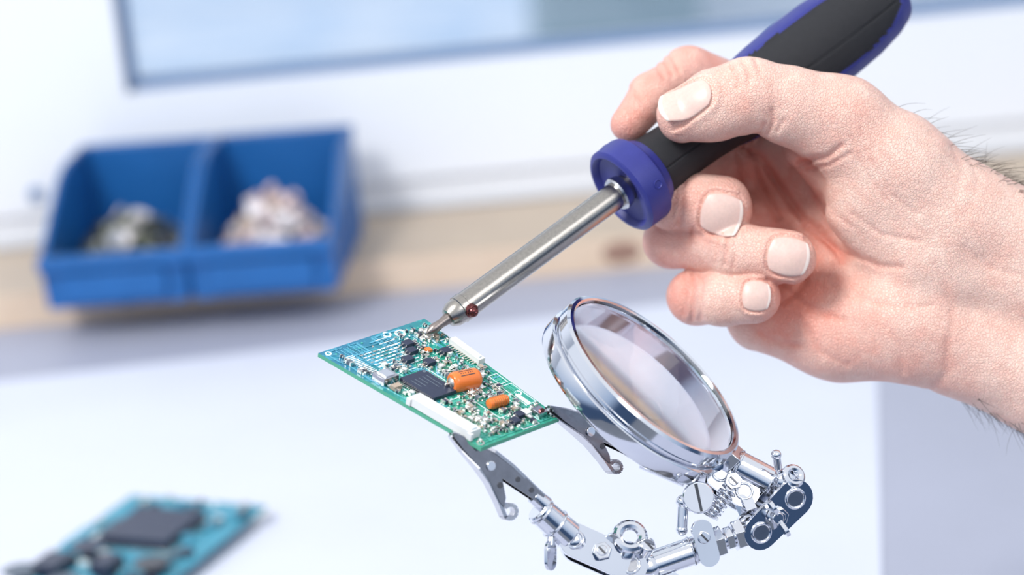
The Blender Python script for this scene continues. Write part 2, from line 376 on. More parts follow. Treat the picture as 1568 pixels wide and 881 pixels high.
# ------------------------------------------------------------------ soldering iron
iron=empty('soldering_iron')
T0=V((656.5,509.7,45)); AX=V((0.753,-0.5547,-0.3554)).normalized()
E1=(V((0,0,1))-AX*AX.z).normalized(); E2=AX.cross(E1)
if E2.y<0: E2=-E2
def A(d,p=0,q=0): return T0+AX*d+E1*p+E2*q
g=MB()
g.tube([A(-1),A(3),A(12),A(26),A(40),A(58)],0,'tipmetal',16,rs=[2,5,8.5,7,9,11])
g.build('soldering_tip',parent=iron)
g=MB()
g.lathe(T0,AX,[(40,10),(41,15),(50,20),(62,21),(63,22.5),(74,22.5),(75,21.5),(396,21.5),(410,21.5)],'steel',48,e1=E1)
g.lathe(T0,AX,[(386,21),(386,26),(389,28),(394,28),(402,26),(402,21)],'chrome_dull',48,e1=E1,close=True)
g.build('heater_barrel',parent=iron,angle=25)
g=MB(); c=A(72,14,8); dd=(E2*0.75+E1*0.66).normalized()
g.cyl(c,c+dd*9,11,'screwred'); g.sph(c+dd*8,9,'screwred'); g.build('tip_screw',parent=iron)
g=MB()
g.lathe(T0,AX,[(410,22),(407,52),(404,58),(396,61),(393,64),(394,69),(398,73),(432,73.5),(438,72),(441,66),(448,62),(458,56),(458,48),(430,22)],'bluepl',72,e1=E1,close=True)
for an_ in (math.radians(200),):   # moulding seam
    dr=E1*math.cos(an_)+E2*math.sin(an_)
    g.box(A(406)+dr*40,(dr,AX,dr.cross(AX)),(19,3,1.2),'bluepl')
for a in (20,140,260):
    an_=math.radians(a); dr=E1*math.cos(an_)+E2*math.sin(an_); g.lathe(T0+AX*424+dr*70,dr,[(0,7.5),(4.2,7.5),(4.5,6.5),(2,4)],'bluepl',16)
g.build('handle_collar',parent=iron,angle=40)
# body
def rad(d):
    xs=[440,470,520,570,620,670,720,780,850,920,970,1000,1012]; rs=[52,52,49,50,54,61,67,71,72,68,60,50,34]
    return float(np.interp(d,xs,rs))
ds=list(np.arange(446,1013,5.0)); n=144; g=MB(); vs=[];
def isblack(d,ph):
    ph=abs((ph+math.pi)%(2*math.pi)-math.pi)
    w=math.radians(float(np.interp(d,[590,620,660,720,800,880,940,975,990],[180,100,68,53,50,50,42,24,0])))
    return ph<w or (abs(ph-math.pi)<w*0.8)
for d in ds:
    for i in range(n):
        ph=2*math.pi*i/n; r=rad(d)
        if d>600 and not isblack(d,ph): r+=2.6*min(1,(d-600)/40)
        if isblack(d,ph) and abs(((ph-0.25+math.pi)%(2*math.pi))-math.pi)<0.03: r-=1.5
        vs.append(A(d)+(E1*math.cos(ph)+E2*math.sin(ph))*r)
g.v=vs; kb=g.mi('rubber'); kc=g.mi('bluepl')
for j in range(len(ds)-1):
    for i in range(n):
        i2=(i+1)%n; g.f.append([j*n+i,j*n+i2,(j+1)*n+i2,(j+1)*n+i]); g.m.append(kb if isblack(ds[j]+3,2*math.pi*(i+.5)/n) else kc)
g.f.append([(len(ds)-1)*n+i for i in range(n)]); g.m.append(kc); g.f.append(list(range(n))[::-1]); g.m.append(kb)
g.build('handle_grip',parent=iron,angle=50)
g=MB()
g.lathe(T0,AX,[(1005,30),(1012,30)]+[x for k in range(8) for x in ((1016+k*12,24-k),(1022+k*12,24-k),(1023+k*12,20-k),(1027+k*12,20-k))],'cable',28)
e=A(1110); pts=[e,e+AX*60,V((1640,-160,-360)),V((1900,-150,-380)),V((2150,50,-380)),V((2250,500,-380)),V((2280,900,-400))]
cpts=[]
for i in range(len(pts)-1):
    p0=pts[max(i-1,0)];p1=pts[i];p2=pts[i+1];p3=pts[min(i+2,len(pts)-1)]
    for k in range(8):
        t=k/8; cpts.append(0.5*((2*p1)+(p2-p0)*t+(2*p0-5*p1+4*p2-p3)*t*t+(-p0+3*p1-3*p2+p3)*t**3))
cpts.append(pts[-1]); g.tube(cpts,12,'cable',12)
g.build('power_cord',parent=iron)

# ------------------------------------------------------------------ circuit board
pcb=empty('circuit_board')
cA,cB,cC,cD=V((496,538,110)),V((650,488,0)),V((855,633,130)),V((740,670,240))
nb=(cB-cA).cross(cD-cA).normalized()
if nb.z<0: nb=-nb
def Bp(s,t,h=0): return cA*(1-s)*(1-t)+cB*s*(1-t)+cC*s*t+cD*(1-s)*t+nb*h
LS=(cB-cA).length; LT=(cD-cA).length
mp_=bpy.data.materials.new('pcb_solder_mask'); mp_.use_nodes=True; nt=mp_.node_tree;N=nt.nodes;L=nt.links;b=N['Principled BSDF']
at_=N.new('ShaderNodeAttribute'); at_.attribute_name='bt'; cr=N.new('ShaderNodeValToRGB')
cr.color_ramp.elements[0].color=(0.012,0.16,0.27,1); cr.color_ramp.elements[1].color=(0.01,0.27,0.17,1); cr.color_ramp.elements[0].position=0.05; cr.color_ramp.elements[1].position=0.5
L.new(at_.outputs['Fac'],cr.inputs[0]); tc=N.new('ShaderNodeTexCoord')
br=N.new('ShaderNodeTexVoronoi'); br.distance='CHEBYCHEV'; br.inputs['Scale'].default_value=420; L.new(tc.outputs['Object'],br.inputs['Vector'])
mx=N.new('ShaderNodeMix'); mx.data_type='RGBA'; mx.blend_type='ADD'; mx.inputs[7].default_value=(0.02,0.10,0.09,1)
gt=N.new('ShaderNodeMath'); gt.operation='GREATER_THAN'; gt.inputs[1].default_value=0.5; L.new(br.outputs['Distance'],gt.inputs[0])
L.new(gt.outputs[0],mx.inputs[0]); L.new(cr.outputs[0],mx.inputs[6]); L.new(mx.outputs[2],b.inputs['Base Color']); b.inputs['Roughness'].default_value=0.25; b.inputs['Coat Weight'].default_value=0.5
M['mask']=mp_
g=MB(); ns,ntt=14,24; vs=[];bt=[]
for lay in (0,-7):
    for i in range(ns+1):
        for j in range(ntt+1):
            vs.append(Bp(i/ns,j/ntt,lay)); bt.append(j/ntt+0.35*i/ns-0.1)
fs=[];q=(ns+1)*(ntt+1)
idx=lambda i,j,l: l*q+i*(ntt+1)+j
for i in range(ns):
    for j in range(ntt):
        for l in(0,1): fs.append((idx(i,j,l),idx(i+1,j,l),idx(i+1,j+1,l),idx(i,j+1,l)))
g.add(vs,fs,'mask'); ed=[]
for i in range(ns):
    for j in(0,ntt): ed.append((idx(i,j,0),idx(i+1,j,0),idx(i+1,j,1),idx(i,j,1)))
for j in range(ntt):
    for i in(0,ns): ed.append((idx(i,j,0),idx(i,j+1,0),idx(i,j+1,1),idx(i,j,1)))
k=g.mi('pcbedge')
for f in ed: g.f.append(list(f)); g.m.append(k)
ob=g.build('board',parent=pcb,smooth=False)
a_=ob.data.attributes.new('bt','FLOAT','POINT'); a_.data.foreach_set('value',np.array(bt,np.float32))
# traces
g=MB()
def strip(pts,w,k,h=0.6):
    for (s1,t1),(s2,t2) in zip(pts[:-1],pts[1:]):
        a=Bp(s1,t1,h);b=Bp(s2,t2,h);d=(b-a)
        if d.length<1: continue
        c=(a+b)/2; dn=d.normalized(); g.box(c,(dn,nb.cross(dn),nb),(d.length/2+w/2,w/2,0.35),k)
def clampst(p): return (min(max(p[0],0.03),0.97),min(max(p[1],0.02),0.98))
for i in range(95):
    s_,t_=random.random(),random.random(); pts=[clampst((s_,t_))]
    for k in range(random.randint(2,4)):
        ln=random.uniform(0.05,0.25); a=random.choice([0,90,180,270,45,135])*math.pi/180
        s_+=ln*math.cos(a)*LT/LS*0.8; t_+=ln*math.sin(a); pts.append(clampst((s_,t_))); s_,t_=pts[-1]
    strip(pts,random.choice([1.4,1.8,2.4]),'trace2' if pts[0][1]<0.35 else 'trace')
for i in range(7):   # parallel bus and comb of pads at the left end
    strip([(0.12+i*.035,0.03),(0.12+i*.035,0.13+.01*i),(0.22+i*.035,0.22+.01*i),(0.22+i*.03,0.30)],1.6,'trace2')
for i in range(12): strip([(0.46,0.05+i*.011),(0.60,0.05+i*.011)],1.3,'silk' if i%3==0 else 'trace2',0.9)
for i in range(14): strip([(0.10,0.10+i*.013),(0.17,0.10+i*.013)],1.8,'silk',0.9)
for r in range(8):
    for c in range(9): strip([(0.22+c*.042,0.12+r*.024),(0.24+c*.042,0.12+r*.024)],2.2,'silk' if (r+c)%3 else 'solder',0.9)
for i in range(160):
    s_,t_=random.uniform(.04,.96),random.uniform(.03,.97); g.lathe(Bp(s_,t_,0),nb,[(0,2.0),(0.9,1.8)],random.choice(['silk','solder','trace']),8)
def ring(s_,t_,r,k='silk',h=1): g.lathe(Bp(s_,t_,0),nb,[(0,r),(h,r),(h,r*.6),(0,r*.6)],k,20,close=True)
ring(.70,.05,9);ring(.60,.03,7); ring(.93,.74,6); ring(.05,.03,5); ring(.96,.96,8,'solder'); ring(.05,.97,6,'solder')
def outline(s1,s2,t1,t2,k='silk',w=1.1): strip([(s1,t1),(s2,t1),(s2,t2),(s1,t2),(s1,t1)],w,k,0.9)
outline(.86,.98,.66,.84);outline(.88,.97,.56,.64);outline(.50,.78,.68,.86);outline(.15,.52,.33,.63);outline(.84,.99,.10,.20);outline(.55,.75,.90,.99)
strip([(.90,.76),(.90,.83)],7,'silk',0.9)
g.build('traces_and_silkscreen',parent=pcb,smooth=False)
# components
g=MB()
def comp(s1,s2,t1,t2,h,k,h0=1):
    c=Bp((s1+s2)/2,(t1+t2)/2,h0+h/2); a=Bp(s2,(t1+t2)/2)-Bp(s1,(t1+t2)/2); b=Bp((s1+s2)/2,t2)-Bp((s1+s2)/2,t1)
    g.box(c,(a,b,nb),(a.length/2,b.length/2,h/2),k)
# long edge connector (cream), with slots
comp(.00,.12,.56,.93,15,'conn'); comp(.03,.09,.57,.92,3,'silk',16)
comp(-.01,.02,.55,.575,12,'conn');comp(-.01,.02,.915,.94,12,'conn')
for i in range(22): comp(.12,.165,.575+i*.0155,.582+i*.0155,2.5,'solder')
# second connector
comp(.92,.985,.24,.46,10,'conn'); comp(.94,.965,.255,.445,2,'silk',11)
for i in range(12): comp(.875,.92,.255+i*.0165,.262+i*.0165,2.2,'solder')
# main IC
comp(.20,.455,.385,.60,6,'ic',2)
for i in range(18):
    t_=.39+i*.012; comp(.165,.20,t_,t_+.005,3,'solder'); comp(.455,.49,t_,t_+.005,3,'solder')
for i in range(5): comp(.24+i*.04,.247+i*.04,.43,.43+random.uniform(.05,.13),0.4,'grey',8)
g.lathe(Bp(.43,.40,8),nb,[(0,3),(0.5,3)],'grey',12)
comp(.04,.19,.31,.385,13,'chrome_dull'); comp(.07,.16,.32,.375,2,'chrome',14)
for s_,t_ in ((.57,.22),(.575,.34),(.46,.27),(.55,.93),(.66,.90),(.62,.16),(.80,.30)):
    comp(s_-.04,s_+.04,t_-.02,t_+.02,7,'ic',2)
    for dt in (-.012,.012): comp(s_-.07,s_-.04,t_+dt-.004,t_+dt+.004,3,'solder')
    comp(s_+.04,s_+.07,t_-.005,t_+.005,3,'solder')
comp(.55,.72,.735,.80,6,'ic',1); comp(.80,.90,.90,.96,9,'chrome_dull'); comp(.83,.88,.935,.95,3,'screwred',10); comp(.70,.78,.88,.92,7,'conn'); comp(.68,.73,.23,.26,5,'orange')
comp(.06,.14,.41,.44,7,'tan')
g.build('chips_and_connectors',parent=pcb,bevel=0.00022)
g=MB()
a=Bp(.46,.555,12);b=Bp(.72,.580,12); dd=(b-a).normalized(); Lc=(b-a).length
g.lathe(a,dd,[(0,9),(1,13),(4,15.5),(7,16),(Lc-7,16),(Lc-4,15.5),(Lc-1,13),(Lc,9)],'orange',32)
g.lathe(a,dd,[(-4,3),(-1,8),(2,10),(2,3)],'solder',16); g.cyl(a-dd*10,a-dd*2,2,'solder'); g.cyl(b,b+dd*8,2,'solder')
g.cyl(a-dd*9,a-dd*9-nb*11,2,'solder'); g.cyl(b+dd*8,b+dd*8-nb*11,2,'solder')
w=nb.cross(dd).normalized()
for i,(x,l) in enumerate([(.30,5),(.38,6),(.46,4),(.56,6),(.64,5),(.72,6)]):   # printed marking
    for k in (-1,0,1):
        an_=k*0.28+0.1; nn=nb*math.cos(an_)+w*math.sin(an_); g.box(a+dd*Lc*x+nn*16,(dd,nn.cross(dd),nn),(2.0 if k else 0.8,0.8,0.3),'darkmetal')
a=Bp(.50,.775,10);b=Bp(.72,.785,10);dd=(b-a).normalized();Lc=(b-a).length
g.lathe(a,dd,[(0,3),(2,7),(6,8),(Lc*.5,8.5),(Lc-6,8),(Lc-2,7),(Lc,3)],'orange',24)
for i in range(7): g.torus(a+dd*(8+i*(Lc-16)/6),dd,8.2,1.1,'copper',20,6)
g.build('axial_parts',parent=pcb)
g=MB(); zones=[(-.02,.2,.53,.95),(.86,1,.22,.48),(.14,.52,.34,.63),(.03,.22,.28,.40),(.42,.76,.52,.61),(.46,.80,.73,.82),(.1,.62,.03,.24),(.84,1,.54,.86)]
cnt=0
while cnt<340:
    s_,t_=random.uniform(.05,.95),random.choice([random.uniform(.05,.97),random.uniform(.3,.95)])
    if any(z[0]<s_<z[1] and z[2]<t_<z[3] for z in zones): continue
    cnt+=1; big=random.random()<.15; hs=(.020 if big else .011); ht=(.012 if big else .0065)
    if random.random()<.5: hs,ht=ht*LT/LS,hs*LS/LT
    k=random.choice(['tan','ic','silk','conn','grey','ic']); hh=6 if big else 3.5
    comp(s_-hs,s_+hs,t_-ht,t_+ht,hh,k)
    if hs*LS>ht*LT: comp(s_-hs*1.35,s_-hs*.7,t_-ht*1.05,t_+ht*1.05,hh+.6,'solder'); comp(s_+hs*.7,s_+hs*1.35,t_-ht*1.05,t_+ht*1.05,hh+.6,'solder')
    else: comp(s_-hs*1.05,s_+hs*1.05,t_-ht*1.35,t_-ht*.7,hh+.6,'solder'); comp(s_-hs*1.05,s_+hs*1.05,t_+ht*.7,t_+ht*1.35,hh+.6,'solder')
for i in range(16): g.sph(T0+V((random.uniform(-10,8),random.uniform(-4,10),-6)),random.uniform(3,6),'solder',10)
g.build('smd_parts',parent=pcb,smooth=False)

# ------------------------------------------------------------------ magnifying glass
mag=empty('magnifying_glass')
nM=V((0.612,-0.695,0.376)).normalized(); cM=V((1000,571,60))
g=MB(); mm=V((0.75,0.66,0)); 
g.lathe(cM,nM,[(-8,154),(-1,155),(1,158),(0,163),(-4,167),(-20,168),(-23,166),(-24,161),(-29,161),(-30,167),(-33,171),(-56,171),(-61,169),(-63,166),(-60,164),(-24,162),(-18,154)],'chrome',128,close=True,e1=mm)
g.build('chrome_rim',parent=mag,angle=30)
g=MB(); prof=[]; RL=153.5
for i in range(17): r=RL*i/16; prof.append((-6+3.3*(1-(r/RL)**2), max(r,0.01)))
for i in range(16,-1,-1): r=RL*i/16; prof.append((-11-2.8*(1-(r/RL)**2), max(r,0.01)))
g.lathe(cM,nM,prof,'glass',128,e1=mm); g.build('lens',parent=mag,angle=50)
g=MB(); mm=(mm-nM*mm.dot(nM)).normalized(); tq=nM.cross(mm).normalized()
c=cM+mm*172-nM*32
g.box(c,(mm,tq,nM),(8,22,26),'chrome'); g.box(c+mm*6,(mm,tq,nM),(8,14,18),'chrome')
dS=V((0.88,0.46,0.05)).normalized(); p=c+mm*4+V((-2,-8,0))
g.cyl(p,p+dS*28,15,'chrome'); g.cyl(p+dS*10,p+dS*76,23,'chrome',n=32); g.torus(p+dS*16,dS,23,2,'chrome'); g.torus(p+dS*72,dS,22,2.5,'chrome')
g.build('rim_socket',parent=mag,bevel=0.0005)
SE=p+dS*76

# ------------------------------------------------------------------ helping hand stand (arms, joints, base)
st=empty('helping_hand_stand'); vz=V((0,0,1))
def bolt(g,c,n,r=10,L=14,slot=True,k='chrome'):
    n=V(n).normalized(); c=V(c); g.cyl(c,c+n*L,r,k)
    if slot:
        x=n.orthogonal().normalized(); g.box(c+n*L,(x,n.cross(x),n),(r*.85,1.6,1.0),'darkmetal')
def jointplates(g,p,q,r,gap,n,r2=None):
    n=V(n).normalized(); p=V(p);q=V(q)
    for sgn in(-1,1): 
        g.stadium(p+n*gap*sgn,q+n*gap*sgn,r,7,n,'chrome',r2)
        for e in (p,q): g.torus(e+n*(gap*sgn+4*sgn),n,r*.5,2.5,'chrome',24,8); g.cyl(e+n*(gap*sgn+3*sgn),e+n*(gap*sgn+5*sgn),r*.42,'chrome_dull')
    g.sph(p,gap*1.05,'chrome'); g.sph(q,gap*1.05,'chrome'); m=(p+q)/2
    bolt(g,m-n*(gap+8),n,8,2*gap+24); g.hexn(m+n*(gap+4),m+n*(gap+14),14,'chrome')
def wing(g,c,n,ax,r=24):
    n=V(n).normalized(); ax=V(ax); ax=(ax-n*ax.dot(n)).normalized(); c=V(c)
    g.cyl(c,c+n*20,12,'chrome',r2=9)
    for sg in(-1,1): g.stadium(c+n*12+ax*sg*8,c+n*22+ax*sg*r,8,6,n.cross(ax),'chrome',11)
g=MB()
J1=V((1215,762,70));J2=V((1163,812,80))
g.sph((1206,740,72),19,'chrome')
jointplates(g,J1,J2,29,17,(0.25,0.15,0.95),27)
g.cyl((1196,722,80),(1192,700,86),6,'chrome'); g.sph((1192,700,86),8,'chrome'); g.torus((1218,732,84),(0.3,-.4,.8),13,6,'chrome')
wing(g,(1188,790,100),(0.2,0.1,1),(0.5,0.85,0),20)
g.shift(-13,-9)
g.cyl(SE-dS*4,V((1193,731,72)),12,'chrome')
g.build('magnifier_joint',parent=st,bevel=0.0004)
g=MB()
# slotted thumbscrew
c=V((1068,762,120)); g.cyl(c-vz*30,c,10,'chrome'); g.cyl(c,c+V((0.1,-.1,1))*9,24,'chrome',n=36); g.box(c+V((1,-1,10)),((0.2,1,0),(1,-.2,0),(0,0,1)),(21,2,1),'darkmetal')
g.cyl((1048,770,100),(1046,812,100),8,'chrome'); g.sph((1048,770,100),11,'chrome'); g.sph((1046,812,100),9,'chrome')
jointplates(g,(1105,735,50),(1140,762,55),24,14,(0.1,-0.3,0.95))
# spring
sp=[]; a=V((1088,792,95)); b=V((1118,752,92)); dd=(b-a).normalized(); e1=dd.orthogonal().normalized(); e2=dd.cross(e1)
for i in range(121): an_=2*math.pi*7*i/120; sp.append(a+(b-a)*i/120+(e1*math.cos(an_)+e2*math.sin(an_))*11)
g.tube(sp,2.6,'chrome',8); g.cyl(a,b,5,'chrome_dull')
g.cyl((1050,738,40),(1108,735,50),9,'chrome'); g.cyl((990,714,25),(1058,740,38),13,'chrome',r2=15)
g.hexn((1140,765,60),(1150,790,70),17,'chrome')
g.shift(-9,-10)
g.build('clip_arm_joint',parent=st,bevel=0.0004)
g=MB()
# cross rod with nuts
r0_=V((1163,812,80)); r1_=V((990,868,110)); dd=(r1_-r0_).normalized(); LL=(r1_-r0_).length
g.cyl(r0_,r1_,12,'chrome'); 
for a,b_,r in ((28,44,24),(46,58,19),(62,80,25),(82,92,17)): g.hexn(r0_+dd*a,r0_+dd*b_,r,'chrome')
g.cyl(r0_+dd*95,r0_+dd*180,21,'chrome',n=32); g.torus(r0_+dd*112,dd,21,2,'chrome'); g.torus(r0_+dd*98,dd,20,3,'chrome')
g.stadium(V((1072,812,125)),V((1082,850,125)),16,9,(0.2,0,1),'chrome'); bolt(g,(1075,822,128),(0,0,1),9,8)
g.sph((992,868,110),24,'chrome')
jointplates(g,(884,828,150),(968,868,125),25,16,(-0.1,-0.35,0.93))
wing(g,(962,848,140),(0.1,-0.9,0.35),(1,0.25,0),26)
g.torus((965,820,140),(0.1,-0.5,0.85),19,8,'chrome'); bolt(g,(985,842,140),(0.3,-0.6,0.7),12,20)
g.shift(-7,-12)
g.build('cross_rod',parent=st,bevel=0.0004)
g=MB()
a=V((822,763,178));b=V((868,806,158)); dd=(b-a).normalized()
g.cyl(a,b,21,'chrome',n=32,r2=23); g.torus(a+dd*8,dd,21,2,'chrome'); g.torus(a+dd*36,dd,22.5,2,'chrome'); g.sph(b+dd*10,19,'chrome')
c=V((842,796,172)); g.cyl(c,c+V((-2,22,8)),6,'chrome'); g.stadium(c+V((-2,26,9)),c+V((-2,44,10)),13,5,(0.8,0.1,.55),'chrome')
g.build('clip_sleeve',parent=st,bevel=0.0004)
# post and base in world space
pt=F((993,876,103)); g=MB()
g.lathe((pt.x,pt.y,TT+.0003),(0,0,1),[(0,0.055),(0.004,0.06),(0.014,0.058),(0.022,0.045),(0.024,0.012)],'darkmetal',64)
g.cyl((pt.x,pt.y,TT+0.02),pt,0.005,'chrome',n=24,bev=0.0005); g.cyl((pt.x,pt.y,TT+0.02),(pt.x,pt.y,TT+0.045),0.009,'chrome',bev=0.001)
g.cyl((pt.x,pt.y,pt.z-0.02),(pt.x,pt.y,pt.z-0.002),0.0085,'chrome',bev=0.001)
g.build('post_and_base',frame=False,parent=st)
# ------------------------------------------------------------------ alligator clips
def clip(name,tip,a,b,L,spread,w,fy=1.3):
    a=V(a).normalized(); b=V(b); b=(b-a*b.dot(a)).normalized(); n=a.cross(b)
    tip=V(tip); g=MB(); P2=lambda x,y,z=0: tip+a*x+b*y+n*z
    def sweep(pts,hw,k,th=2.2):
        for (x1,y1),(x2,y2),w1,w2 in zip(pts[:-1],pts[1:],hw[:-1],hw[1:]):
            d=V((x2-x1,y2-y1)); d.normalize(); px,py=-d.y*th,d.x*th
            vs=[P2(x1+px,y1+py,-w1),P2(x1+px,y1+py,w1),P2(x1-px,y1-py,w1),P2(x1-px,y1-py,-w1),P2(x2+px,y2+py,-w2),P2(x2+px,y2+py,w2),P2(x2-px,y2-py,w2),P2(x2-px,y2-py,-w2)]
            g.add(vs,[(0,1,2,3),(4,7,6,5),(0,4,5,1),(1,5,6,2),(2,6,7,3),(3,7,4,0)],k)
    # fixed half
    sweep([(-6,-2*fy),(20,-8*fy),(60,-13*fy),(95,-13*fy),(L,-8*fy)],[5,w*.6,w,w*.9,w*.7],'chrome_dull')
    for sg in(-1,1):
        g.prism([(-6,-2*fy),(20,-8*fy),(60,-13*fy),(100,-13*fy),(L,-8*fy),(L,3),(100,7),(60,8),(20,3),(-6,0)],P2(0,0,sg*w*.75),a,b,n,2,'clipmetal')
        for x_ in (112,138): g.cyl(P2(x_,-4*fy,sg*(w*.75+.8)),P2(x_,-4*fy,sg*(w*.75+1.8)),4,'darkmetal')
    # free half with lever
    pts=[(-6,2),(20,9),(55,15),(80,22),(110,36),(128,46)]
    cx,cy=130,46-9
    for i in range(8): an_=math.radians(90-i*38); pts.append((cx+10*math.cos(an_)+1,cy+10*math.sin(an_)))
    pts=[(x,y*spread) for x,y in pts]
    sweep(pts,[5,w*.6,w,w*.95,w*.85,w*.8]+[w*.75]*8,'chrome_dull',2.8)
    for sg in(-1,1):
        g.prism([(-4,0),(20,-1),(60,-3),(84,2),(112,26*spread),(118,38*spread),(108,36*spread),(80,23*spread),(55,15*spread),(20,9*spread),(-4,3)],P2(0,0,sg*w*.95),a,b,n,2,'clipmetal')
        g.cyl(P2(66,4,sg*(w+1)),P2(66,4,sg*(w+4)),7,'chrome')
        g.cyl(P2(94,17*spread,sg*(w*.95+.8)),P2(94,17*spread,sg*(w*.95+1.8)),4.5,'darkmetal')
    g.cyl(P2(66,4,-w),P2(66,4,w),5,'darkmetal')
    cc=[P2(66+8*math.cos(i*.6),4+8*math.sin(i*.6),-w*.7+w*1.4*i/60) for i in range(61)]; g.tube(cc,1.6,'chrome',6)
    for i in range(9): g.box(P2(2+i*4,0.5*(1 if i%2 else -1),0),(a,b,n),(1.3,3,4+i*.6),'chrome')
    g.cyl(P2(L-12,-3),P2(L+14,-2),12,'chrome',r2=13)
    return g.build(name,bevel=0.00015)
clip('alligator_clip',(701,655,222),(0.78,0.625,-0.25),(-0.60,0.78,0.25),160,1.05,14)
clip('alligator_clip.001',(842,622,130),(0.84,0.47,-0.42),(-0.5,0.85,0.3),176,0.85,14)

# ------------------------------------------------------------------ background
def bx(name,boxes,bevel=0,**kw):
    g=MB()
    for b_ in boxes: g.wbox(*b_)
    return g.build(name,frame=False,bevel=bevel,**kw)
Z=TT
bx('floor',[(-3,3,-2,2.05,-0.05,0,'floor')])
WX0,WX1,WZ0,WZ1=-0.29,1.15,Z+0.143,Z+1.25; WY=1.90
bx('wall_back',[(-3,WX0-0.40,WY,WY+0.15,0,2.6,'wall'),(WX1+.40,3,WY,WY+0.15,0,2.6,'wall'),(WX0-.40,WX1+.40,WY,WY+.15,0,WZ0-.12,'wall'),(WX0-.40,WX1+.40,WY,WY+.15,WZ1+.12,2.6,'wall')])
f=0.095; fl=.26
win=empty('window_1')
bx('sash',[(WX0-fl,WX1+f,WY-.016,WY+.06,WZ0-f+.005,WZ0,'frame'),(WX0-fl,WX1+f,WY-.016,WY+.06,WZ1,WZ1+f,'frame'),(WX0-fl,WX0,WY-.016,WY+.06,WZ0,WZ1,'frame'),(WX1,WX1+f,WY-.016,WY+.06,WZ0,WZ1,'frame')],0,parent=win)
bx('casing',[(WX0-.399,WX1+.399,WY-.010,WY+.08,WZ0-.1195,WZ0-f+.004,'frame'),(WX0-.399,WX0-fl-.0005,WY-.010,WY+.08,WZ0-f,WZ1+.1195,'frame'),(WX1+f+.0005,WX1+.399,WY-.010,WY+.08,WZ0-f,WZ1+.1195,'frame')],0.003,parent=win)
q=.0045
bx('gasket',[(WX0,WX1,WY+.0,WY+.03,WZ0,WZ0+q,'gasket'),(WX0,WX0+q,WY+.0,WY+.03,WZ0,WZ1,'gasket'),(WX1-q,WX1,WY,WY+.03,WZ0,WZ1,'gasket'),(WX0,WX1,WY,WY+.03,WZ1-q,WZ1,'gasket')],parent=win)
bx('pane',[(WX0,WX1,WY+.034,WY+.038,WZ0,WZ1,'glass')],parent=win)
g=MB(); g.lathe((-0.372,WY-.016,Z+.07),(0,-1,0),[(0,.006),(.003,.006),(.004,.004)],'gasket',24); g.build('cap',frame=False,parent=win)
g=MB()
g.wbox(-1.6,1.6,1.751,WY-0.018,Z+.0002,Z+0.0255,'wood'); g.wbox(-1.6,1.6,1.754,WY-0.018,Z+0.0255,Z+0.0262,'woodtop'); sill=g.build('wooden_board',frame=False,bevel=0.0003)
g=MB(); M['knot']=mat('wood_knot',(0.46,0.27,0.20),0.6,0,0.3,200); g.lathe((0.085,1.751,Z+.014),(0,-1,0),[(0,.015),(.0006,.012)],'knot',20,e1=(1,0,0),sq=.6); g.build('wood_knot',frame=False,parent=sill)
tb=empty('work_table')
bx('table_top',[(-1.5,1.5,0.50,WY-.018,Z-.03,Z,'table')],0.002,parent=tb)
bx('table_legs',[(x,x+.05,y,y+.05,0,Z-.03,'grey') for x in(-1.45,1.4) for y in(.55,1.8)],parent=tb)
g=MB(); g.prism([(.262,1.665),(.13,.87),(-.95,.95),(-.95,1.60),(-.35,1.625)],(0,0,Z+.0006),(1,0,0),(0,1,0),(0,0,1),.0006,'paper'); g.build('paper_sheet',frame=False)
